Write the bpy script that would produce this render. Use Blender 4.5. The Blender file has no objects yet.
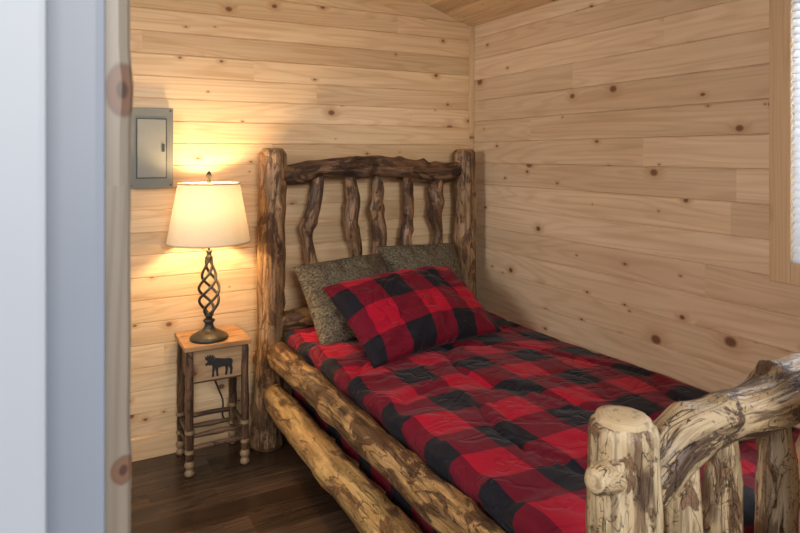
import bpy, bmesh, math, random
from mathutils import Vector, Matrix, noise, Euler
random.seed(7)
SC = bpy.context.scene
COL = SC.collection
SC.view_settings.view_transform = 'Standard'

# ---------------------------------------------------------------- node helpers
class NT:
    def __init__(s, name):
        s.m = bpy.data.materials.new(name); s.m.use_nodes = True
        s.t = s.m.node_tree; s.t.nodes.clear()
        s.out = s.n('ShaderNodeOutputMaterial')
        s.b = s.n('ShaderNodeBsdfPrincipled')
        s.l(s.b.outputs[0], s.out.inputs[0])
    def n(s, ty, **k):
        x = s.t.nodes.new(ty)
        for a, v in k.items(): setattr(x, a, v)
        return x
    def l(s, a, b): s.t.links.new(a, b)
    def put(s, sock, v):
        if isinstance(v, bpy.types.NodeSocket): s.l(v, sock)
        elif isinstance(v, (tuple, list)):
            v = tuple(v)
            if len(sock.default_value) == 4 and len(v) == 3: v = v + (1,)
            sock.default_value = v
        else: sock.default_value = v
    def math(s, op, a, b=0.0, c=0.0, clamp=False):
        x = s.n('ShaderNodeMath', operation=op); x.use_clamp = clamp
        s.put(x.inputs[0], a); s.put(x.inputs[1], b); s.put(x.inputs[2], c)
        return x.outputs[0]
    def xyz(s, a, b, c):
        x = s.n('ShaderNodeCombineXYZ')
        for i, v in enumerate((a, b, c)): s.put(x.inputs[i], v)
        return x.outputs[0]
    def sep(s, v):
        x = s.n('ShaderNodeSeparateXYZ'); s.l(v, x.inputs[0]); return x.outputs
    def noise(s, vec, scale, detail=3, rough=.5, dist=0):
        x = s.n('ShaderNodeTexNoise'); s.l(vec, x.inputs['Vector'])
        x.inputs['Scale'].default_value = scale; x.inputs['Detail'].default_value = detail
        x.inputs['Roughness'].default_value = rough; x.inputs['Distortion'].default_value = dist
        return x.outputs[0]
    def mapr(s, v, a, b, c=0.0, d=1.0, smooth=False):
        x = s.n('ShaderNodeMapRange')
        if smooth: x.interpolation_type = 'SMOOTHSTEP'
        s.put(x.inputs[0], v); s.put(x.inputs[1], a); s.put(x.inputs[2], b)
        s.put(x.inputs[3], c); s.put(x.inputs[4], d)
        return x.outputs[0]
    def mix(s, f, a, b, mode='MIX'):
        x = s.n('ShaderNodeMix', data_type='RGBA', blend_type=mode)
        s.put(x.inputs[0], f); s.put(x.inputs[6], a); s.put(x.inputs[7], b)
        return x.outputs[2]
    def scale(s, vec, sc, off=(0, 0, 0)):
        x = s.n('ShaderNodeMapping'); s.l(vec, x.inputs[0])
        x.inputs['Scale'].default_value = sc; x.inputs['Location'].default_value = off
        return x.outputs[0]
    def bump(s, h, st=.3, d=.01):
        x = s.n('ShaderNodeBump'); x.inputs['Strength'].default_value = st
        x.inputs['Distance'].default_value = d
        s.l(h, x.inputs['Height']); s.l(x.outputs[0], s.b.inputs['Normal'])
    def obj(s): return s.n('ShaderNodeTexCoord').outputs['Object']
    def fin(s, col=None, rough=None, metal=None, spec=None):
        if col is not None: s.put(s.b.inputs['Base Color'], col)
        if rough is not None: s.put(s.b.inputs['Roughness'], rough)
        if metal is not None: s.put(s.b.inputs['Metallic'], metal)
        if spec is not None: s.put(s.b.inputs['Specular IOR Level'], spec)
        return s.m

def simple(name, col, rough=.6, metal=0, nscale=30, var=.12, bump=.1):
    t = NT(name); o = t.obj()
    f = t.noise(o, nscale, 4)
    d = tuple(c*(1-var) for c in col); e = tuple(min(1, c*(1+var)) for c in col)
    t.bump(f, bump, .002)
    return t.fin(t.mix(f, d, e), rough, metal)

def plankmat(name, ua, va, pitch, light, dark, knotc=(.15, .052, .022), rough=.42, knots=True, seg=3.4, var=.25, gs=1.0, kscale=5.0, extra=None):
    t = NT(name); o = t.sep(t.obj()); u, v = o[ua], o[va]
    idx = t.math('FLOOR', t.math('DIVIDE', v, pitch))
    w = t.n('ShaderNodeTexWhiteNoise', noise_dimensions='1D'); t.put(w.inputs['W'], t.math('ADD', idx, .37)); r1 = w.outputs[0]
    sg = t.math('FLOOR', t.math('DIVIDE', t.math('ADD', u, t.math('MULTIPLY', r1, 9.1)), seg))
    w2 = t.n('ShaderNodeTexWhiteNoise', noise_dimensions='2D'); t.put(w2.inputs['Vector'], t.xyz(idx, sg, 0)); r2 = w2.outputs[0]
    uu = t.math('ADD', u, t.math('MULTIPLY', r2, 17.0))
    jit = t.math('ADD', v, t.math('MULTIPLY', r2, 3.7))
    def knotset(sc, s0, s1, prob, stretch):
        vor = t.n('ShaderNodeTexVoronoi', voronoi_dimensions='2D')
        t.put(vor.inputs['Vector'], t.xyz(t.math('MULTIPLY', uu, stretch), jit, 0))
        vor.inputs['Scale'].default_value = sc
        cc = t.sep(vor.outputs['Color'])
        size = t.mapr(cc[0], 0, 1, s0, s1)
        has = t.math('GREATER_THAN', cc[1], 1-prob)
        q = t.math('DIVIDE', vor.outputs['Distance'], size)
        return t.math('MULTIPLY', t.mapr(q, .6, 1.3, 1, 0, True), has), t.math('MULTIPLY', t.mapr(q, .9, 4.0, 1, 0, True), has)
    kn, halo = knotset(kscale, .028, .08, .38, .75)
    kn2, halo2 = knotset(kscale*2.1, .02, .06, .22, .6)
    halo = t.math('MAXIMUM', halo, halo2); kn = t.math('MAXIMUM', kn, kn2)
    bend = t.math('MULTIPLY', halo, .022)
    vv = t.math('ADD', v, bend)
    g = t.noise(t.xyz(t.math('MULTIPLY', uu, 1.1*gs), t.math('MULTIPLY', vv, 60*gs), t.math('MULTIPLY', r2, 5)), 1, 4, .6)
    g2 = t.noise(t.xyz(t.math('MULTIPLY', uu, .5), t.math('MULTIPLY', vv, 6), t.math('MULTIPLY', r2, 9)), 1, 2, .5)
    rings = t.math('SINE', t.math('MULTIPLY', g2, 110))
    rings = t.mapr(rings, -.1, 1, 0, 1)
    fine = t.noise(t.xyz(t.math('MULTIPLY', uu, 5), t.math('MULTIPLY', v, 260), 0), 1, 2)
    broad = t.noise(t.xyz(t.math('MULTIPLY', uu, 1.5), t.math('MULTIPLY', v, 14), 3), 1, 2)
    f = t.math('ADD', t.math('MULTIPLY', t.mapr(g, .3, .7), .38), t.math('MULTIPLY', rings, .28))
    f = t.math('ADD', f, t.math('MULTIPLY', t.mapr(fine, .3, .7), .12))
    f = t.math('ADD', f, t.math('MULTIPLY', t.mapr(broad, .35, .7), .32))
    c = t.mix(f, light, dark)
    tone = t.mapr(r2, 0, 1, 1-var, 1+var*.35)
    c = t.mix(1.0, c, t.xyz(tone, t.math('POWER', tone, 1.15), t.math('POWER', tone, 1.35)), 'MULTIPLY')
    if knots:
        c = t.mix(t.math('MULTIPLY', halo, .5), c, tuple(x*k for x, k in zip(dark, (.75, .6, .45))))
        c = t.mix(t.math('MULTIPLY', kn, .88), c, knotc)
    if extra:
        for (cu, cv, au, av) in extra:
            dx = t.math('DIVIDE', t.math('SUBTRACT', u, cu), au); dy = t.math('DIVIDE', t.math('SUBTRACT', v, cv), av)
            q = t.math('SQRT', t.math('ADD', t.math('MULTIPLY', dx, dx), t.math('MULTIPLY', dy, dy)))
            q = t.math('ADD', q, t.math('MULTIPLY', t.math('SUBTRACT', g, .5), .6))
            c = t.mix(t.mapr(q, 1.0, 1.25, .75, 0, True), c, (.12, .05, .025))
            c = t.mix(t.mapr(q, .75, .95, .6, 0, True), c, (.18, .09, .05))
            c = t.mix(t.mapr(q, .25, .5, .8, 0, True), c, (.05, .02, .013))
    t.bump(f, .12, .003)
    return t.fin(c, rough, 0, .4)

def logmat(name, light, mid, dark, patch=.5, scrib=.5, rough=.45, sc=1.0):
    t = NT(name)
    a = t.n('ShaderNodeAttribute', attribute_name='logco'); v = a.outputs['Vector']
    s1 = t.noise(t.scale(v, (22*sc, 22*sc, 4*sc)), 1, 5, .6, .8)
    s2 = t.noise(t.scale(v, (55, 55, 3.5), (3, 1, 2)), 1, 4, .6)
    s3 = t.noise(t.scale(v, (17*sc, 17*sc, 7*sc), (7, 3, 1)), 1, 6, .68, .9)
    s3b = t.noise(t.scale(v, (30, 30, 3.2), (2, 8, 1)), 1, 5, .62, .5)
    s4 = t.noise(t.scale(v, (26, 26, 17), (1, 9, 4)), 1, 2, .5, 2.2)
    s5 = t.noise(t.scale(v, (24, 24, 4), (5, 2, 8)), 1, 2, .5, .6)
    c = t.mix(t.mapr(s1, .40, .60), light, mid)
    c = t.mix(t.math('MULTIPLY', t.mapr(s2, .47, .62), .75), c, tuple(x*.40 for x in mid))
    th = .65-.24*patch
    p = t.mapr(s3, th, th+.035, 0, .9)
    c = t.mix(p, c, t.mix(t.mapr(s2, .35, .65), dark, tuple(min(1, x*2.0) for x in dark)))
    p2 = t.mapr(s3b, th+.02, th+.07, 0, .8)
    c = t.mix(p2, c, dark)
    ab = t.math('ABSOLUTE', t.math('SUBTRACT', s4, .5))
    line = t.mapr(ab, .006, .018, scrib, 0)
    gate = t.mapr(s1, .44, .50)
    c = t.mix(t.math('MULTIPLY', line, gate), c, tuple(x*.35 for x in dark))
    ab2 = t.math('ABSOLUTE', t.math('SUBTRACT', s5, .5))
    crack = t.mapr(ab2, .0, .010, .9, 0)
    c = t.mix(t.math('MULTIPLY', crack, t.mapr(s3, .52, .46)), c, tuple(x*.3 for x in dark))
    vor = t.n('ShaderNodeTexVoronoi'); t.l(t.scale(v, (1, 1, .6)), vor.inputs['Vector']); vor.inputs['Scale'].default_value = 11
    cc = t.sep(vor.outputs['Color'])
    k = t.math('MULTIPLY', t.mapr(vor.outputs['Distance'], .14, .30, 1, 0, True), t.math('GREATER_THAN', cc[0], .45))
    c = t.mix(t.math('MULTIPLY', k, .85), c, tuple(x*.6 for x in dark))
    h = t.math('SUBTRACT', t.math('ADD', s1, t.math('MULTIPLY', s2, .7)), t.math('MULTIPLY', p, -.35))
    h = t.math('SUBTRACT', h, t.math('MULTIPLY', crack, .3))
    t.bump(h, .9, .012)
    return t.fin(c, rough, 0, .5)

def endmat(name, light, dark):
    t = NT(name)
    a = t.n('ShaderNodeAttribute', attribute_name='logco'); v = a.outputs['Vector']
    o = t.sep(v)
    r = t.math('SQRT', t.math('ADD', t.math('MULTIPLY', o[0], o[0]), t.math('MULTIPLY', o[1], o[1])))
    n1 = t.noise(v, 22, 3)
    w = t.math('SINE', t.math('ADD', t.math('MULTIPLY', r, 900), t.math('MULTIPLY', n1, 14)))
    f = t.math('ADD', t.math('MULTIPLY', t.mapr(w, -1, 1), .35), t.math('MULTIPLY', n1, .6))
    c = t.mix(f, light, dark)
    n2 = t.noise(v, 60, 3)
    c = t.mix(t.mapr(n2, .55, .68, 0, .6), c, tuple(x*.4 for x in dark))
    return t.fin(c, .55)

def plaidmat(name, sq, offu=0.0, offv=0.0):
    t = NT(name)
    uv = t.n('ShaderNodeUVMap'); o = t.sep(uv.outputs[0])
    wob = t.math('MULTIPLY', t.math('SUBTRACT', t.noise(uv.outputs[0], 7, 1), .5), .007)
    def stripe(x, off):
        f = t.math('FRACT', t.math('DIVIDE', t.math('ADD', t.math('ADD', x, wob), off+20*sq), 2*sq))
        return t.math('LESS_THAN', f, .5)
    a = stripe(o[0], offu); b = stripe(o[1], offv)
    s = t.math('ADD', a, b)
    n1 = t.noise(uv.outputs[0], 60, 3)
    tw = t.math('SINE', t.math('MULTIPLY', t.math('ADD', o[0], o[1]), 1800))
    red = t.mix(n1, (.36, .003, .020), (.44, .005, .028))
    dr = t.mix(n1, (.130, .003, .014), (.17, .004, .018))
    bk = (.011, .010, .016)
    c = t.mix(t.math('GREATER_THAN', s, .5), red, dr)
    c = t.mix(t.math('GREATER_THAN', s, 1.5), c, bk)
    n2 = t.noise(t.scale(uv.outputs[0], (8, 6, 7)), 1, 4, .5, 1.0)
    ab = t.math('ABSOLUTE', t.math('SUBTRACT', t.noise(t.scale(uv.outputs[0], (4, 6, 1), (3, 2, 0)), 1, 2, .5, 1.2), .5))
    cre = t.mapr(ab, 0, .06, -.5, 0, True)
    h = t.math('ADD', t.math('ADD', t.math('MULTIPLY', tw, .01), n2), cre)
    t.bump(h, .5, .018)
    t.b.inputs['Sheen Weight'].default_value = .06
    t.b.inputs['Sheen Roughness'].default_value = .4
    return t.fin(c, .75, 0, .2)

# ---------------------------------------------------------------- mesh helpers
def mkobj(name, bm, mats=(), parent=None, smooth=False):
    me = bpy.data.meshes.new(name); bm.to_mesh(me); bm.free()
    ob = bpy.data.objects.new(name, me); COL.objects.link(ob)
    for m in (mats if isinstance(mats, (list, tuple)) else [mats]): me.materials.append(m)
    if smooth:
        for p in me.polygons: p.use_smooth = True
    if parent: ob.parent = parent
    return ob
def empty(name, loc=(0, 0, 0)):
    e = bpy.data.objects.new(name, None); COL.objects.link(e); e.location = (0, 0, 0); return e
def addbox(bm, lo, hi, mi=0):
    r = bmesh.ops.create_cube(bm, size=1)
    for v in r['verts']:
        v.co = Vector(((lo[i]+hi[i])/2 + v.co[i]*(hi[i]-lo[i]) for i in range(3)))
    fs = set()
    for v in r['verts']:
        for f in v.link_faces: fs.add(f)
    for f in fs: f.material_index = mi
    return r['verts']
def box(name, lo, hi, mat, parent=None, bev=0.0):
    bm = bmesh.new(); addbox(bm, lo, hi)
    if bev: bmesh.ops.bevel(bm, geom=bm.edges[:], offset=bev, segments=2, affect='EDGES', profile=.7)
    return mkobj(name, bm, mat, parent)
def lathe(name, prof, c, mat, parent=None, seg=40, closed=True):
    bm = bmesh.new(); rings = []
    for r, z in prof:
        rings.append([bm.verts.new((c[0]+r*math.cos(2*math.pi*i/seg), c[1]+r*math.sin(2*math.pi*i/seg), c[2]+z)) for i in range(seg)])
    for a, b in zip(rings, rings[1:]):
        for i in range(seg): bm.faces.new((a[i], a[(i+1) % seg], b[(i+1) % seg], b[i]))
    if closed:
        bm.faces.new(rings[0][::-1]); bm.faces.new(rings[-1])
    bmesh.ops.recalc_face_normals(bm, faces=bm.faces)
    return mkobj(name, bm, mat, parent, True)
def catmull(pts, n):
    P = [pts[0]*2-pts[1]] + pts + [pts[-1]*2-pts[-2]]
    out = []
    for i in range(1, len(P)-2):
        for k in range(n):
            t = k/n; a, b, c, d = P[i-1], P[i], P[i+1], P[i+2]
            out.append(.5*((2*b)+(c-a)*t+(2*a-5*b+4*c-d)*t*t+(3*b-a-3*c+d)*t**3))
    out.append(P[-2]); return out
def addlog(bm, pts, seed=0, rough=.07, knobs=3, seg=28, mi=0, ei=1, step=.018, round_end=.02, knobamp=.35, flute=0.0):
    """pts: (x,y,z,r)"""
    lay = bm.verts.layers.float_vector.get('logco') or bm.verts.layers.float_vector.new('logco')
    V = [Vector(p) for p in pts]
    L = sum((V[i+1].xyz-V[i].xyz).length for i in range(len(V)-1))
    n = max(3, int(L/step/(len(V)-1)))
    S = catmull(V, n)
    pos = [p.xyz for p in S]; rad = [p[3] for p in S]
    dist = [0]
    for a, b in zip(pos, pos[1:]): dist.append(dist[-1]+(b-a).length)
    L = dist[-1]
    T = (pos[1]-pos[0]).normalized()
    N = T.orthogonal().normalized()
    if abs(T.z) < .9: N = (Vector((0, 0, 1)) - T*T.z).normalized()
    rnd = random.Random(seed)
    K = [(rnd.uniform(0, 2*math.pi), rnd.uniform(.1, .9)*L, rnd.uniform(.5, 1)*knobamp, rnd.uniform(.012, .022)) for _ in range(knobs)]
    rings = []; off = Vector((seed*1.37 % 11, seed*.77 % 7, seed*2.1 % 13))
    for i, p in enumerate(pos):
        if 0 < i: T2 = (pos[min(i+1, len(pos)-1)]-pos[i-1]).normalized()
        else: T2 = T
        N = (N - T2*N.dot(T2)).normalized(); B = T2.cross(N)
        s = dist[i]; e = min(s, L-s)
        k = 1.0
        if e < round_end: k = .82+.18*math.sqrt(max(0, 1-(1-e/round_end)**2))
        ring = []
        for j in range(seg):
            th = 2*math.pi*j/seg; c_, s_ = math.cos(th), math.sin(th)
            f = 1+rough*noise.noise(Vector((c_*.9, s_*.9, s*7))+off)*1.6+rough*.5*noise.noise(Vector((c_*2.5, s_*2.5, s*16))+off)
            if flute: f += flute*noise.noise(Vector((c_*2.6, s_*2.6, s*2.5))+off*2)
            for (kt, ks, ka, kw) in K:
                dth = (th-kt+math.pi) % (2*math.pi)-math.pi
                dd = (dth*rad[i])**2+(s-ks)**2
                f += ka*math.exp(-dd/(2*kw*kw))
            r = rad[i]*f*k
            v = bm.verts.new(p+N*(c_*r)+B*(s_*r)); v[lay] = Vector((c_*rad[i]*k, s_*rad[i]*k, s+seed*3.3))
            ring.append(v)
        rings.append(ring)
    for a, b in zip(rings, rings[1:]):
        for j in range(seg):
            f = bm.faces.new((a[j], a[(j+1) % seg], b[(j+1) % seg], b[j])); f.material_index = mi; f.smooth = True
    for ring, sgn, p, s in ((rings[0], -1, pos[0], 0), (rings[-1], 1, pos[-1], L)):
        prev = ring
        for kk in (.93, .6, .3):
            cen = sum((v.co for v in ring), Vector())/seg
            Tn = (pos[1]-pos[0]).normalized() if sgn < 0 else (pos[-1]-pos[-2]).normalized()
            push = {.93: .3, .6: .42, .3: .45}[kk]*round_end*sgn
            nr = []
            for v in ring:
                w = bm.verts.new(cen+(v.co-cen)*kk+Tn*push); w[lay] = Vector((v[lay].x*kk, v[lay].y*kk, v[lay].z)); nr.append(w)
            for j in range(seg):
                q = (prev[j], prev[(j+1) % seg], nr[(j+1) % seg], nr[j])
                f = bm.faces.new(q if sgn > 0 else q[::-1]); f.material_index = ei; f.smooth = True
            prev = nr
        c = bm.verts.new(sum((v.co for v in prev), Vector())/seg); c[lay] = Vector((0, 0, s+seed*3.3))
        for j in range(seg):
            q = (prev[j], prev[(j+1) % seg], c)
            f = bm.faces.new(q if sgn > 0 else q[::-1]); f.material_index = ei; f.smooth = True
def log(name, pts, mats, parent=None, **k):
    bm = bmesh.new(); addlog(bm, pts, **k)
    return mkobj(name, bm, mats, parent)
def tube(name, pts, r, mat, parent=None, seg=8, n=8):
    bm = bmesh.new(); P = catmull([Vector(p) for p in pts], n)
    T = (P[1]-P[0]).normalized(); N = T.orthogonal().normalized(); rings = []
    for i, p in enumerate(P):
        T = (P[min(i+1, len(P)-1)]-P[max(i-1, 0)]).normalized(); N = (N-T*N.dot(T)).normalized(); B = T.cross(N)
        rings.append([bm.verts.new(p+(N*math.cos(2*math.pi*j/seg)+B*math.sin(2*math.pi*j/seg))*r) for j in range(seg)])
    for a, b in zip(rings, rings[1:]):
        for j in range(seg): bm.faces.new((a[j], a[(j+1) % seg], b[(j+1) % seg], b[j]))
    bm.faces.new(rings[0][::-1]); bm.faces.new(rings[-1])
    return mkobj(name, bm, mat, parent, True)

# ---------------------------------------------------------------- room dimensions
YB, XR, XL, YF = 3.0, 2.085, -0.95, 0.60
ZC, SL = 2.082, 0.33
def ceil_z(x): return ZC+SL*(XR-x)

def plankpanel(bm, axis, face, inward, u0, u1, z0, z1, pitch, thick=.09, g=.0036, gd=.005):
    zs = [(z0, 0)]
    k = math.ceil(z0/pitch+1e-6)
    while k*pitch < z1-1e-4:
        c = k*pitch
        if c-g > z0 and c+g < z1: zs += [(c-g, 0), (c-.0006, gd), (c+.0006, gd), (c+g, 0)]
        k += 1
    zs.append((z1, 0))
    def P(u, z, d):
        q = face - inward*d
        return (u, q, z) if axis == 'x' else (q, u, z)
    fr = [(bm.verts.new(P(u0, z, d)), bm.verts.new(P(u1, z, d))) for z, d in zs]
    for a, b in zip(fr, fr[1:]): bm.faces.new((a[0], a[1], b[1], b[0]))
    b0 = (bm.verts.new(P(u0, z0, thick)), bm.verts.new(P(u1, z0, thick)))
    b1 = (bm.verts.new(P(u0, z1, thick)), bm.verts.new(P(u1, z1, thick)))
    bm.faces.new((b0[0], b0[1], b1[1], b1[0]))
    bm.faces.new((fr[0][0], fr[0][1], b0[1], b0[0])); bm.faces.new((fr[-1][0], fr[-1][1], b1[1], b1[0]))
    bm.faces.new([f[0] for f in fr]+[b1[0], b0[0]]); bm.faces.new([f[1] for f in fr]+[b1[1], b0[1]])

def finish(bm):
    bmesh.ops.recalc_face_normals(bm, faces=bm.faces)
def cut_slope(bm, off=0):
    nrm = Vector((SL, 0, 1)).normalized()
    bmesh.ops.bisect_plane(bm, geom=bm.verts[:]+bm.edges[:]+bm.faces[:], plane_co=(XR, 0, ZC+off), plane_no=nrm, clear_outer=True)

PL, PD = (.87, .665, .42), (.62, .40, .205)
PB, PR = .100, .118
m_back = plankmat('pine_planks_back', 0, 2, PB, PL, PD, var=.2)
m_right = plankmat('pine_planks_right', 1, 2, PR, (.86, .675, .465), (.63, .435, .26), kscale=4.2, var=.17)
m_ceil = plankmat('pine_planks_ceiling', 1, 0, .1, PL, PD)
m_left = plankmat('pine_planks_left', 1, 2, PB, PL, PD)
m_trimv = plankmat('pine_trim_vertical', 2, 1, .3, (.76, .56, .35), (.58, .38, .20), var=.1, kscale=3)
m_case = plankmat('pine_casing_knotty', 2, 0, .5, (.29, .245, .19), (.17, .13, .095), var=.1, knots=False,
                  extra=[(1.406, .047, .021, .012), (1.073, .048, .011, .009)])
m_trimh = plankmat('pine_trim_horizontal', 0, 2, .5, (.80, .58, .35), (.60, .38, .19), var=.1, kscale=3)
m_floor = plankmat('dark_floor_boards', 0, 1, .13, (.105, .063, .039), (.020, .0125, .009), knots=False, rough=.27, seg=1.1, var=.45)
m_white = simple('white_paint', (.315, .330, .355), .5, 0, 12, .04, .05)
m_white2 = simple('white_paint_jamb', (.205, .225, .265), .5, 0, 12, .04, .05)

bm = bmesh.new(); plankpanel(bm, 'x', YB, -1, XL-.09, XR+.09, -.02, 3.25, PB); cut_slope(bm); finish(bm); mkobj('wall_back', bm, m_back)
WY0, WY1, WZ0, WZ1 = .66, 1.190, 1.0, 1.90
bm = bmesh.new()
plankpanel(bm, 'y', XR, -1, WY1, YB, -.02, ZC, PR)
plankpanel(bm, 'y', XR, -1, YF-.15, WY1, -.02, WZ0, PR)
plankpanel(bm, 'y', XR, -1, YF-.15, WY1, WZ1, ZC, PR)
plankpanel(bm, 'y', XR, -1, YF-.15, WY0, WZ0, WZ1, PR)
finish(bm); mkobj('wall_right', bm, m_right)
# left wall with an added unseen window opening to light the right wall
LY0, LY1, LZ0, LZ1 = 1.0, 2.1, 1.0, 2.1
bm = bmesh.new(); zt_ = ceil_z(XL)
plankpanel(bm, 'y', XL, 1, LY1, YB, -.02, zt_, PB)
plankpanel(bm, 'y', XL, 1, YF-.15, LY0, -.02, zt_, PB)
plankpanel(bm, 'y', XL, 1, LY0, LY1, -.02, LZ0, PB)
plankpanel(bm, 'y', XL, 1, LY0, LY1, LZ1, zt_, PB)
finish(bm); mkobj('wall_left', bm, m_left)
bm = bmesh.new()
plankpanel(bm, 'x', YF, 1, XL-.09, -.06, -.02, 3.25, PB, thick=.15)
plankpanel(bm, 'x', YF, 1, 1.20, XR+.09, -.02, 3.25, PB, thick=.15)
plankpanel(bm, 'x', YF, 1, -.06, 1.20, 2.1, 3.25, PB, thick=.15)
cut_slope(bm); finish(bm); mkobj('wall_front', bm, m_back)
bm = bmesh.new()
vs = addbox(bm, (XL-.09, YF-.15, 0), (XR+.09, YB+.09, .05))
for v in vs: v.co.z += ceil_z(v.co.x)+.001
x = XR-.1
while x > XL:
    vs = addbox(bm, (x-.001, YF, -.0035), (x+.092, YB, .0005))
    for v in vs: v.co.z += ceil_z(v.co.x)
    x -= .1
mkobj('ceiling', bm, m_ceil)
box('floor', (-1.4, -1.6, -.06), (2.3, 3.1, 0), m_floor)
box('baseboard_back', (XL, YB-.014, 0), (XR, YB, .095), m_trimh, bev=.003)
box('trim_1', (XR-.024, YB-.024, 0), (XR, YB, ZC), m_trimv, bev=.006)

# door frame
dr = empty('door_1')
box('casing_outer', (-.13, .425, 0), (-.0075, .449, 2.16), m_white, dr, bev=.004)
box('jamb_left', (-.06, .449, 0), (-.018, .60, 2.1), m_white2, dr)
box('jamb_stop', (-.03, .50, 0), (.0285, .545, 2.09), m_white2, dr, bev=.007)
bm = bmesh.new(); n = 120; rows = []
for i in range(n+1):
    z = 2.17*i/n
    e = .0545+.0022*noise.noise(Vector((0, 0, z*7)))+.0012*noise.noise(Vector((3, 0, z*21)))
    for kz in (1.406, 1.073): e += .0022*math.exp(-((z-kz)/.022)**2)
    rows.append([bm.verts.new(p) for p in ((-.10, .60, z), (-.10, .622, z), (e-.006, .622, z), (e-.001, .617, z), (e, .609, z), (e-.003, .603, z), (e-.010, .60, z))])
for a, b in zip(rows, rows[1:]):
    for k in range(7): bm.faces.new((a[k], a[(k+1) % 7], b[(k+1) % 7], b[k]))
bm.faces.new(rows[0]); bm.faces.new(rows[-1]); finish(bm)
mkobj('casing_inner', bm, m_case, dr)
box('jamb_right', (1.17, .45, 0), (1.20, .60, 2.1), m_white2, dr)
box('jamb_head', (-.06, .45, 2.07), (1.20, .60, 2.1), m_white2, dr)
box('casing_right', (1.16, .425, 0), (1.30, .449, 2.16), m_white, dr)

# windows
m_vinyl = simple('white_vinyl', (.8, .82, .85), .4)
wn = empty('window_1')
T = .07
box('casing_side', (XR-.018, WY1, WZ0-T), (XR, WY1+T, WZ1+T), m_trimv, wn, bev=.003)
box('casing_side_near', (XR-.018, WY0-.055, WZ0-T), (XR, WY0, WZ1+T), m_trimv, wn, bev=.003)
box('casing_top', (XR-.018, WY0, WZ1), (XR, WY1, WZ1+T), m_trimv, wn, bev=.003)
box('casing_bottom', (XR-.018, WY0, WZ0-T), (XR, WY1, WZ0), m_trimv, wn, bev=.003)
def sash(name, xa, xb, y0, y1, z0, z1, parent):
    bm = bmesh.new()
    for lo, hi in [((xa, y0, z0), (xb, y0+.04, z1)), ((xa, y1-.04, z0), (xb, y1, z1)), ((xa, y0, z0), (xb, y1, z0+.04)), ((xa, y0, z1-.04), (xb, y1, z1))]: addbox(bm, lo, hi)
    mkobj(name, bm, m_vinyl, parent)
sash('sash', XR+.05, XR+.085, WY0, WY1, WZ0, WZ1, wn)
bm = bmesh.new(); z = WZ0+.006
while z < WZ1-.03:
    vs = addbox(bm, (XR-.016, WY0+.003, z), (XR+.006, WY1-.003, z+.0012))
    for v in vs: v.co.z += (v.co.x-(XR-.016))*1.25
    z += .025
addbox(bm, (XR-.012, WY0+.002, WZ1-.03), (XR+.010, WY1-.002, WZ1))
addbox(bm, (XR-.010, WY0+.002, WZ0+.001), (XR+.006, WY1-.002, WZ0+.010))
t = NT('blind_slats')
tr = t.n('ShaderNodeBsdfTranslucent'); tr.inputs[0].default_value = (.9, .93, .97, 1)
mx = t.n('ShaderNodeMixShader'); mx.inputs[0].default_value = .35
nz = t.noise(t.obj(), 20); t.put(t.b.inputs['Base Color'], t.mix(nz, (.82, .84, .87), (.88, .9, .92)))
t.l(t.b.outputs[0], mx.inputs[1]); t.l(tr.outputs[0], mx.inputs[2]); t.l(mx.outputs[0], t.out.inputs[0])
mkobj('blinds', bm, t.m, wn)
wn2 = empty('added_window')  # added unseen window, frames the opening made to brighten the right wall
box('casing_far', (XL, LY1, LZ0-T), (XL+.018, LY1+T, LZ1+T), m_trimv, wn2, bev=.003)
box('casing_near', (XL, LY0-T, LZ0-T), (XL+.018, LY0, LZ1+T), m_trimv, wn2, bev=.003)
box('casing_top', (XL, LY0, LZ1), (XL+.018, LY1, LZ1+T), m_trimv, wn2, bev=.003)
box('casing_bottom', (XL, LY0, LZ0-T), (XL+.018, LY1, LZ0), m_trimv, wn2, bev=.003)
sash('sash', XL-.085, XL-.05, LY0, LY1, LZ0, LZ1, wn2)

# ---------------------------------------------------------------- electrical panel
ep = empty('electrical_panel')
m_gray = simple('gray_painted_steel', (.145, .15, .13), .42, .1, 40, .05, .02)
m_gray2 = simple('gray_painted_steel_door', (.20, .205, .18), .4, .1, 40, .05, .02)
m_dk = simple('dark_plastic', (.02, .02, .02), .4)
box('cabinet', (.262, YB-.034, 1.204), (.438, YB, 1.548), m_gray, ep, bev=.003)
box('cover', (.254, YB-.038, 1.198), (.442, YB-.033, 1.554), m_gray, ep, bev=.0015)
box('door', (.292, YB-.044, 1.247), (.410, YB-.038, 1.503), m_gray2, ep, bev=.002)
box('door_gap', (.287, YB-.0395, 1.242), (.415, YB-.038, 1.508), m_dk, ep)
box('latch', (.393, YB-.048, 1.36), (.405, YB-.044, 1.395), m_dk, ep, bev=.001)
for i, (x, z) in enumerate(((.268, 1.542), (.430, 1.542), (.268, 1.212), (.430, 1.212))):
    box('screw_%d' % i, (x-.004, YB-.040, z-.004), (x+.004, YB-.038, z+.004), m_dk, ep, bev=.001)

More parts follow.
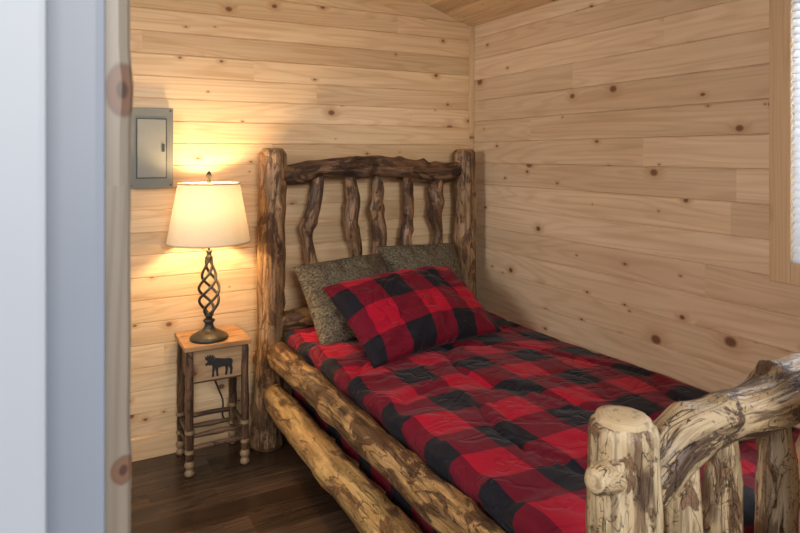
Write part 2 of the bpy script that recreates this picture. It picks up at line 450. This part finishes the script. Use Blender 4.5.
# ---------------------------------------------------------------- log bed
m_lhead = logmat('aged_log', (.42, .255, .12), (.27, .15, .068), (.075, .035, .017), .50, .5)
m_lrail = logmat('dark_log', (.24, .13, .062), (.12, .058, .028), (.028, .014, .008), .60, .6)
m_lspin = logmat('spindle_log', (.36, .21, .11), (.19, .10, .05), (.045, .022, .012), .55, .4)
m_lside = logmat('peeled_side_log', (.54, .32, .13), (.32, .17, .06), (.060, .027, .012), .60, .6)
m_lside2 = logmat('peeled_lower_log', (.64, .41, .16), (.44, .25, .085), (.11, .048, .02), .42, .5)
m_lfoot = logmat('peeled_foot_log', (.60, .455, .275), (.45, .30, .15), (.12, .056, .026), .36, .9)
m_lfoot2 = logmat('peeled_foot_rail', (.56, .42, .25), (.38, .25, .125), (.050, .024, .013), .60, .95)
m_end = endmat('log_end', (.62, .47, .28), (.42, .28, .14))
m_endd = endmat('log_end_dark', (.42, .26, .13), (.24, .13, .06))
bed = empty('log_bed')
HX0, HX1, HY, FY = .869, 1.956, 2.885, .791
log('head_post_left', [(HX0-.035, HY-.03, 0, .074), (HX0-.022, HY-.015, .18, .066), (HX0-.01, HY, .5, .062), (HX0, HY, 1.0, .060), (HX0+.006, HY, 1.37, .064)], [m_lhead, m_endd], bed, seed=3, knobs=9, knobamp=.24, rough=.08, flute=.14)
log('head_post_right', [(HX1, HY, 0, .066), (HX1, HY, .6, .064), (HX1+.004, HY, 1.0, .062), (HX1-.004, HY, 1.37, .060)], [m_lhead, m_endd], bed, seed=8, knobs=9, knobamp=.24, rough=.08, flute=.14)
log('head_top_rail', [(HX0+.03, HY-.005, 1.252, .045), (.99, HY, 1.262, .050), (1.10, HY, 1.278, .045), (1.24, HY, 1.280, .054), (1.40, HY, 1.290, .050), (1.54, HY, 1.275, .056), (1.70, HY, 1.252, .050), (1.82, HY, 1.250, .053), (HX1-.03, HY, 1.268, .042)], [m_lrail, m_endd], bed, seed=12, knobs=16, knobamp=.30, rough=.20, flute=.18, step=.012)
log('head_lower_rail', [(HX0+.02, HY, .56, .045), (1.1, HY, .565, .052), (1.5, HY, .56, .052), (HX1-.02, HY, .56, .045)], [m_lside, m_endd], bed, seed=14, knobs=4, knobamp=.2)
sp = [(1.075, [(.01, 0), (.018, .12), (-.012, .28), (-.035, .42), (.008, .56), (.030, .72)]), (1.278, [(.03, 0), (.012, .15), (.030, .30), (-.006, .45), (.012, .58), (-.022, .72)]),
      (1.425, [(.01, 0), (-.010, .18), (.012, .35), (-.010, .52), (.0, .72)]), (1.592, [(-.01, 0), (.014, .2), (-.012, .36), (.014, .5), (-.006, .72)]),
      (1.775, [(.01, 0), (-.012, .2), (.010, .36), (-.010, .5), (.010, .72)])]
for i, (x, w) in enumerate(sp):
    log('head_spindle_%d' % (i+1), [(x+dx, HY+(dx*.4), .55+h, .031+.006*math.sin(i*2+k*1.7)) for k, (dx, h) in enumerate(w)], [m_lspin, m_endd], bed, seed=20+i, knobs=10, knobamp=.45, rough=.20, seg=20, flute=.2, step=.012)
log('side_rail_upper', [(HX0+.012, 2.86, .432, .045), (HX0+.002, 2.72, .434, .056), (HX0, 2.2, .438, .054), (HX0+.006, 1.6, .432, .053), (HX0, 1.1, .438, .051), (HX0, .82, .44, .045)], [m_lside, m_end], bed, seed=31, knobs=16, knobamp=.24, rough=.11, flute=.08)
log('side_rail_lower', [(HX0-.006, 2.85, .240, .050), (HX0-.012, 2.70, .240, .062), (HX0-.02, 2.2, .236, .062), (HX0-.014, 1.6, .238, .063), (HX0-.01, 1.1, .236, .062), (HX0, .82, .24, .050)], [m_lside2, m_end], bed, seed=36, knobs=12, knobamp=.18, rough=.08, flute=.05)
log('side_rail_wall', [(HX1, 2.86, .40, .045), (HX1, 1.8, .40, .055), (HX1, .82, .40, .045)], [m_lside, m_end], bed, seed=37, knobs=3, knobamp=.1)
log('foot_post_left', [(HX0, FY, 0, .070), (HX0, FY, .35, .068), (HX0, FY, .6, .064), (HX0, FY, .80, .060), (HX0, FY, .882, .060)], [m_lfoot, m_end], bed, seed=44, knobs=6, knobamp=.16, rough=.07, seg=40, round_end=.028, flute=.06)
log('foot_post_right', [(HX1, FY, 0, .070), (HX1, FY, .5, .064), (HX1, FY, .88, .058)], [m_lfoot, m_end], bed, seed=45, knobs=4, knobamp=.12, rough=.05, round_end=.028)
log('foot_post_stub', [(HX0-.03, FY-.01, .795, .032), (HX0-.058, FY-.016, .802, .027), (HX0-.088, FY-.022, .806, .0235)], [m_lfoot, m_end], bed, seed=46, knobs=0, rough=.05, step=.006, round_end=.01, seg=24)
log('foot_top_rail', [(HX0+.045, FY, .742, .038), (.955, FY, .772, .045), (1.01, FY, .812, .050), (1.12, FY, .830, .050), (1.28, FY, .835, .054), (1.42, FY, .852, .055), (1.6, FY, .855, .052), (1.78, FY, .835, .05), (HX1-.045, FY, .80, .042)], [m_lfoot2, m_end], bed, seed=52, knobs=14, knobamp=.22, rough=.13, seg=40, step=.010, flute=.12)
log('foot_lower_rail', [(HX0+.03, FY, .30, .045), (1.4, FY, .30, .052), (HX1-.03, FY, .30, .045)], [m_lfoot, m_end], bed, seed=53, knobs=4, knobamp=.1)
for i, x in enumerate((1.035, 1.150, 1.325, 1.475, 1.63, 1.79)):
    log('foot_spindle_%d' % (i+1), [(x, FY, .31, .034), (x+.008*math.sin(i*3), FY, .5, .037), (x-.006*math.cos(i), FY, .68, .036), (x, FY, .745, .029), (x, FY, .80, .024)], [m_lfoot, m_end], bed, seed=60+i, knobs=5, knobamp=.28, rough=.12, seg=24, flute=.1)

m_matt = simple('mattress_ticking', (.7, .68, .64), .8)
def soft_box(name, lo, hi, r, mat, parent=None):
    bm = bmesh.new(); addbox(bm, lo, hi)
    bmesh.ops.bevel(bm, geom=bm.edges[:], offset=r, segments=5, affect='EDGES', profile=.5)
    return mkobj(name, bm, mat, parent, True)
soft_box('mattress', (.965, .90, .27), (2.0, 2.80, .485), .035, m_matt, bed)
bm = bmesh.new()
for k in range(9): addbox(bm, (HX0+.03, .98+k*.22, .205), (HX1-.03, 1.08+k*.22, .232))
mkobj('slats', bm, m_trimh, bed)

# comforter
m_plaid = plaidmat('buffalo_plaid', .135, .03, .05)
def comforter():
    bm = bmesh.new(); uvl = bm.loops.layers.uv.new('UVMap')
    prof = [(.944, .20), (.940, .27), (.938, .34), (.934, .40), (.930, .45), (.912, .490), (.904, .510), (.912, .532), (.942, .545), (1.0, .540)]
    NS = 6
    n = 64
    for i in range(1, n+1):
        u = i/n; x = 1.0+u*1.02
        z = .540+.012*math.sin(math.pi*u)-.038*u
        prof.append((x, z))
    prof += [(2.045, .494), (2.062, .478), (2.070, .45)]
    arc = [0]
    for a, b in zip(prof, prof[1:]): arc.append(arc[-1]+math.hypot(b[0]-a[0], b[1]-a[1]))
    m = 150; y0, y1 = .885, 2.80
    grid = []
    along = [(y0, -.26), (y0-.004, -.18), (y0-.006, -.10), (y0, -.045), (y0+.018, -.014)]
    along += [(y0+.04+(y1-y0-.04)*j/m, 0) for j in range(m+1)]
    av = [0]
    for a, b in zip(along, along[1:]): av.append(av[-1]+math.hypot(b[0]-a[0], b[1]-a[1]))
    for j, (y, dz) in enumerate(along):
        row = []
        for i, (x, z) in enumerate(prof):
            top = i >= NS
            zz = z+dz if top else max(.16, min(z+dz, z))
            nz = noise.noise(Vector((x*2.6, y*2.0, 1.3)))*.012+noise.noise(Vector((x*8, y*5, 4.3)))*.005
            cr = abs(noise.noise(Vector((x*2.2+y*1.1, y*2.0-x*1.5, 9.1))))
            nz += -.014*math.exp(-(cr/.045)**2)
            cr = abs(noise.noise(Vector((x*4.2-y*1.3, y*2.7+x*2, 2.1))))
            nz += -.008*math.exp(-(cr/.06)**2)
            eg = math.exp(-((x-.93)/.11)**2)
            nz += eg*.009*math.sin(y*31+4*noise.noise(Vector((y*4, 0, 0))))
            px, py, pz = x, y, zz
            if top:
                pz += nz
                px += eg*.010*noise.noise(Vector((y*10, 5, 0)))
            else:
                px += .010*noise.noise(Vector((y*9, z*4, 0)))+.004*math.sin(y*31)
                pz += nz*.4
            if x > 2.03: px = min(px, 2.075)
            if j < 4: py += .006*math.sin(x*38)+.006*noise.noise(Vector((x*8, 2, dz*5)))
            row.append(bm.verts.new((px, py, pz)))
        grid.append(row)
    for j in range(len(grid)-1):
        for i in range(len(prof)-1):
            f = bm.faces.new((grid[j][i], grid[j][i+1], grid[j+1][i+1], grid[j+1][i])); f.smooth = True
            for lp, (jj, ii) in zip(f.loops, ((j, i), (j, i+1), (j+1, i+1), (j+1, i))):
                lp[uvl].uv = (arc[ii], av[jj])
    return mkobj('plaid_comforter', bm, m_plaid)
comforter()

# pillows
def pillow(name, w, h, t, mat, loc, tilt, yaw, roll=0, seed=0, uvoff=(0, 0), lump=.01):
    bm = bmesh.new(); uvl = bm.loops.layers.uv.new('UVMap'); N = 56
    def P(i, j, side):
        u = -1+2*i/N; v = -1+2*j/N
        x = u*w/2*(1-.07*math.cos(v*math.pi/2)*abs(u)**3*.8)
        y = v*h/2*(1-.07*math.cos(u*math.pi/2)*abs(v)**3*.8)
        th = t/2*((1-abs(u)**2.6)*(1-abs(v)**2.6))**.55
        q = Vector((x*7, y*7, seed+side*3))
        th2 = th*(1+.18*noise.noise(q))
        z = side*th2+lump*noise.noise(Vector((x*14, y*14, seed+9*side)))*(th/(t/2))
        cr = abs(noise.noise(Vector((x*5+y*3, y*6-x*2, seed+4))))
        z -= side*.012*math.exp(-(cr/.06)**2)*(th/(t/2))
        z += -.02*(u*u)
        e = max(abs(u), abs(v))
        if e > .55: z += side*.006*math.sin((math.atan2(v, u))*16+seed)*(th/(t/2))
        return Vector((x, y, z))
    g = {}
    for side in (1, -1):
        for i in range(N+1):
            for j in range(N+1):
                edge = i in (0, N) or j in (0, N)
                if edge and side == -1: g[(side, i, j)] = g[(1, i, j)]
                else: g[(side, i, j)] = bm.verts.new(P(i, j, side))
    for side in (1, -1):
        for i in range(N):
            for j in range(N):
                idx = [(i, j), (i+1, j), (i+1, j+1), (i, j+1)]
                if side < 0: idx = idx[::-1]
                f = bm.faces.new([g[(side, a, b)] for a, b in idx]); f.smooth = True
                for lp, (a, b) in zip(f.loops, idx): lp[uvl].uv = (a/N*w+uvoff[0], b/N*h+uvoff[1])
    ob = mkobj(name, bm, mat)
    ob.matrix_world = Matrix.Translation(loc) @ Matrix.Rotation(math.radians(yaw), 4, 'Z') @ Matrix.Rotation(math.radians(tilt), 4, 'X') @ Matrix.Rotation(math.radians(roll), 4, 'Z')
    return ob
t = NT('tweed_knit'); uv = t.n('ShaderNodeUVMap').outputs[0]
vo = t.n('ShaderNodeTexVoronoi'); t.l(t.scale(uv, (1, 1.4, 1)), vo.inputs['Vector']); vo.inputs['Scale'].default_value = 115
n1 = t.noise(uv, 140, 3, .75)
f = t.math('ADD', t.math('MULTIPLY', t.mapr(vo.outputs['Distance'], .1, .7), .6), t.math('MULTIPLY', t.mapr(n1, .35, .65), .4))
t.bump(t.math('MULTIPLY', f, -1), 1.0, .006)
m_knit = t.fin(t.mix(t.mapr(f, .1, .9), (.30, .26, .185), (.070, .057, .038)), .9, 0, .1)
m_pp = plaidmat('buffalo_plaid_sham', .128, .06, .02)
pillow('knit_pillow', .48, .41, .20, m_knit, (1.195, 2.655, .692), 54, 6, 3, 1)
pillow('knit_pillow', .47, .41, .18, m_knit, (1.630, 2.735, .708), 62, 3, -2, 5)
pillow('plaid_pillow', .76, .43, .18, m_pp, (1.375, 2.390, .680), 36, 13, 0, 3, lump=.012)

# ---------------------------------------------------------------- nightstand
ns = empty('nightstand')
m_ntop = plankmat('nightstand_top_wood', 0, 1, .085, (.54, .31, .14), (.25, .12, .05), knotc=(.07, .025, .01), seg=9, var=.3, kscale=7)
m_nfront = plankmat('nightstand_drawer_wood', 0, 2, .3, (.50, .33, .18), (.25, .15, .075), seg=9, var=.1, kscale=7)
m_nside = plankmat('nightstand_side_wood', 1, 2, .3, (.16, .085, .042), (.08, .04, .02), seg=9, var=.1)
m_nleg = logmat('nightstand_leg_wood', (.20, .11, .06), (.12, .062, .033), (.035, .018, .011), .4, .2)
m_nfoot = logmat('nightstand_foot_wood', (.36, .24, .13), (.24, .145, .075), (.07, .035, .018), .3, .2)
x0, x1, y0, y1, zt = .468, .712, 2.735, 2.965, .546
for k in range(3):
    box('top_board_%d' % k, (x0-.018, y0-.018+k*.0893, zt-.020), (x1+.018, y0-.018+k*.0893+.0875, zt), m_ntop, ns, bev=.003)
box('drawer_box', (x0+.008, y0+.012, zt-.165), (x1-.008, y1-.008, zt-.0202), m_nside, ns)
box('drawer_front', (x0+.016, y0+.002, zt-.155), (x1-.016, y0+.0118, zt-.028), m_nfront, ns, bev=.003)
i = 0
for lx in (x0+.006, x1-.006):
    for ly in (y0+.006, y1-.006):
        i += 1
        log('leg_%d' % i, [(lx, ly, .055, .015), (lx, ly, .2, .0165), (lx, ly, .36, .016), (lx, ly, zt-.0205, .015)], [m_nleg, m_endd], ns, seed=80+i, knobs=5, knobamp=.25, seg=14, rough=.1, round_end=.005)
        lathe('foot_%d' % i, [(.011, 0), (.019, .006), (.021, .016), (.015, .026), (.012, .030), (.019, .038), (.022, .048), (.017, .060), (.014, .064)], (lx, ly, 0), m_nfoot, ns, 18)
        for q, wz in enumerate((.098, .103, .108, .180, .185, .190)):
            lathe('wrap_%d_%d' % (i, q), [(.0175, -.003), (.0205, 0), (.0175, .003)], (lx, ly, wz), m_nfoot, ns, 16)
k = 0
for z in (.115, .165):
    for a, b in (((x0, y0+.006), (x1, y0+.006)), ((x0, y1-.006), (x1, y1-.006)), ((x0+.006, y0), (x0+.006, y1)), ((x1-.006, y0), (x1-.006, y1))):
        k += 1
        log('stretcher_%d' % k, [(a[0], a[1], z, .009), ((a[0]+b[0])/2, (a[1]+b[1])/2, z+.002, .0105), (b[0], b[1], z, .009)], [m_nleg, m_endd], ns, seed=90+k, knobs=1, seg=12, round_end=.004)
body = [(0.3,3.9),(0.1,4.5),(0.9,5.2),(1.8,5.6),(2.8,5.4),(3.6,6.1),(4.6,5.9),(6.5,5.5),(8.6,5.5),(9.5,5.0),(9.6,4.2),(9.3,3.2),(9.6,2.0),(9.3,0),(8.6,0),(8.7,1.8),(8.1,2.8),(7.9,1.6),(7.6,0),(6.9,0),(7.1,1.8),(6.9,3.0),(4.6,2.8),(4.5,1.4),(4.7,0),(4.0,0),(3.8,1.6),(3.5,2.8),(3.1,1.5),(3.1,0),(2.4,0),(2.5,1.8),(2.6,3.3),(2.3,4.0),(1.6,3.9),(1.2,4.2)]
ant = [(1.3,5.2),(0.2,6.0),(0.0,7.2),(0.6,6.7),(0.9,7.6),(1.3,6.8),(1.8,7.7),(2.1,6.8),(2.8,7.5),(2.8,6.5),(3.5,6.8),(3.0,5.8),(2.0,5.3)]
bm = bmesh.new(); s = .0122
for poly, dy in ((body, 0), (ant, .0003)):
    vs = [bm.verts.new((.535+a*s, y0-.001-dy, zt-.143+b*s*1.05)) for a, b in poly]
    f = bm.faces.new(vs)
    r = bmesh.ops.extrude_face_region(bm, geom=[f])
    for v in r['geom']:
        if isinstance(v, bmesh.types.BMVert): v.co.y += .0035
bmesh.ops.triangulate(bm, faces=bm.faces[:]); finish(bm)
mkobj('moose_silhouette', bm, m_dk, ns)

# ---------------------------------------------------------------- lamp
lp = empty('table_lamp')
LX, LY, LZ = .5675, 2.81, zt+.0005
m_brz = simple('aged_bronze', (.065, .059, .048), .42, .6, 60, .4, .2)
lathe('base', [(.078, 0), (.081, .006), (.078, .014), (.066, .022), (.060, .026), (.045, .034), (.030, .040), (.022, .050), (.017, .066), (.022, .074), (.027, .080), (.020, .087), (.012, .092)], (LX, LY, LZ), m_brz, lp)
lathe('cage_bottom', [(.012, .090), (.016, .098), (.020, .104), (.014, .112)], (LX, LY, LZ), m_brz, lp, 24)
lathe('cage_top', [(.010, .338), (.015, .346), (.018, .352), (.011, .362), (.010, .372), (.014, .378), (.009, .386)], (LX, LY, LZ), m_brz, lp, 24)
for k in range(4):
    pts = []
    for q in range(15):
        f = q/14; r = .010+.034*math.sin(math.pi*f**.72)**1.15
        a = k*math.pi/2+f*2*math.pi*.95
        pts.append((LX+r*math.cos(a), LY+r*math.sin(a), LZ+.104+.242*f))
    tube('cage_wire_%d' % k, pts, .0062, m_brz, lp, 8, 5)
lathe('stem', [(.0055, .36), (.0055, .53)], (LX, LY, LZ), m_brz, lp, 16)
lathe('socket', [(.016, .48), (.018, .485), (.018, .525), (.014, .537)], (LX, LY, LZ), m_brz, lp, 20)
t = NT('bulb_glow'); em = t.n('ShaderNodeEmission'); em.inputs[0].default_value = (1, .69, .35, 1); em.inputs[1].default_value = 480
t.l(em.outputs[0], t.out.inputs[0])
lathe('bulb', [(.010, .538), (.022, .555), (.030, .575), (.030, .590), (.020, .608), (.006, .615)], (LX, LY, LZ), t.m, lp, 24)
for sgn in (-1, 1):
    tube('harp_%d' % (sgn+1), [(LX+sgn*.014, LY, LZ+.49), (LX+sgn*.045, LY, LZ+.53), (LX+sgn*.05, LY, LZ+.59), (LX+sgn*.03, LY, LZ+.655), (LX, LY, LZ+.676)], .0018, m_brz, lp, 6, 5)
zb, ztp = .968-LZ, 1.222-LZ
rb, rt = .176, .130
t = NT('linen_shade'); o = t.obj()
wv = t.noise(t.scale(o, (300, 300, 60)), 1, 2)
colr = t.mix(wv, (.62, .52, .38), (.70, .60, .45))
t.put(t.b.inputs['Base Color'], colr); t.b.inputs['Roughness'].default_value = .9
tr = t.n('ShaderNodeBsdfTranslucent'); t.l(colr, tr.inputs[0])
mx = t.n('ShaderNodeMixShader'); mx.inputs[0].default_value = .064
t.l(t.b.outputs[0], mx.inputs[1]); t.l(tr.outputs[0], mx.inputs[2]); t.l(mx.outputs[0], t.out.inputs[0])
lathe('shade', [(rb+(rt-rb)*k/8, zb+(ztp-zb)*k/8) for k in range(9)], (LX, LY, LZ), t.m, lp, 64, closed=False)
m_bind = simple('shade_binding', (.6, .45, .28), .8)
def ring(name, r, z):
    tube(name, [(LX+r*math.cos(a*math.pi/12), LY+r*math.sin(a*math.pi/12), LZ+z) for a in range(25)], .0035, m_bind, lp, 8, 3)
ring('shade_ring_bottom', rb, zb); ring('shade_ring_top', rt, ztp)
for k in range(3):
    a = k*2.094+.4
    tube('spider_%d' % k, [(LX, LY, LZ+.676), (LX+rt*.5*math.cos(a), LY+rt*.5*math.sin(a), LZ+.672), (LX+rt*math.cos(a), LY+rt*math.sin(a), LZ+ztp)], .0015, m_brz, lp, 6, 4)
lathe('finial', [(.006, .674), (.010, .684), (.006, .694), (.010, .704), (.012, .712), (.008, .722), (.002, .730)], (LX, LY, LZ), m_brz, lp, 16)
tube('cord', [(LX+.06, 2.90, zt+.004), (.60, 2.965, zt+.004), (.615, 2.990, .52), (.620, 2.990, .40), (.625, 2.990, .32), (.645, 2.985, .26), (.665, 2.980, .20), (.668, 2.980, .12), (.72, 2.978, .10), (.78, 2.982, .14)], .0042, m_dk, lp, 6, 6)

# ---------------------------------------------------------------- light
w = bpy.data.worlds.new('world'); SC.world = w; w.use_nodes = True
bg = w.node_tree.nodes['Background']; bg.inputs[0].default_value = (.78, .87, 1, 1); bg.inputs[1].default_value = .92
def area(name, loc, tgt, size, power, col):
    l = bpy.data.lights.new(name, 'AREA'); l.size = size; l.energy = power; l.color = col
    o = bpy.data.objects.new(name, l); COL.objects.link(o); o.location = loc
    o.rotation_euler = (Vector(tgt)-Vector(loc)).to_track_quat('-Z', 'Y').to_euler()
    return o
area('doorway_fill', (.15, -1.5, 1.95), (1.6, 2.4, 1.25), .8, 56, (1, .96, .91))  # area lamp added behind the camera, fills in daylight through the doorway
area('daylight_window', (XR+.7, .95, 1.6), (XR, .95, 1.45), .8, 62, (.90, .95, 1))
area('added_side_fill', (XL-.55, 1.45, 1.85), (XR, 1.9, 1.25), .8, 34, (1, .97, .93))  # lamp added outside the invented side window to brighten the right wall

cam = bpy.data.cameras.new('camera'); co = bpy.data.objects.new('camera', cam); COL.objects.link(co)
co.location = (0, 0, 1.35); co.rotation_euler = (math.radians(90), 0, math.radians(-28.28))
cam.sensor_width = 36; cam.lens = 28.35; cam.shift_y = -.1406; cam.clip_start = .02
cam.dof.use_dof = True; cam.dof.focus_distance = 2.2; cam.dof.aperture_fstop = 9
SC.camera = co
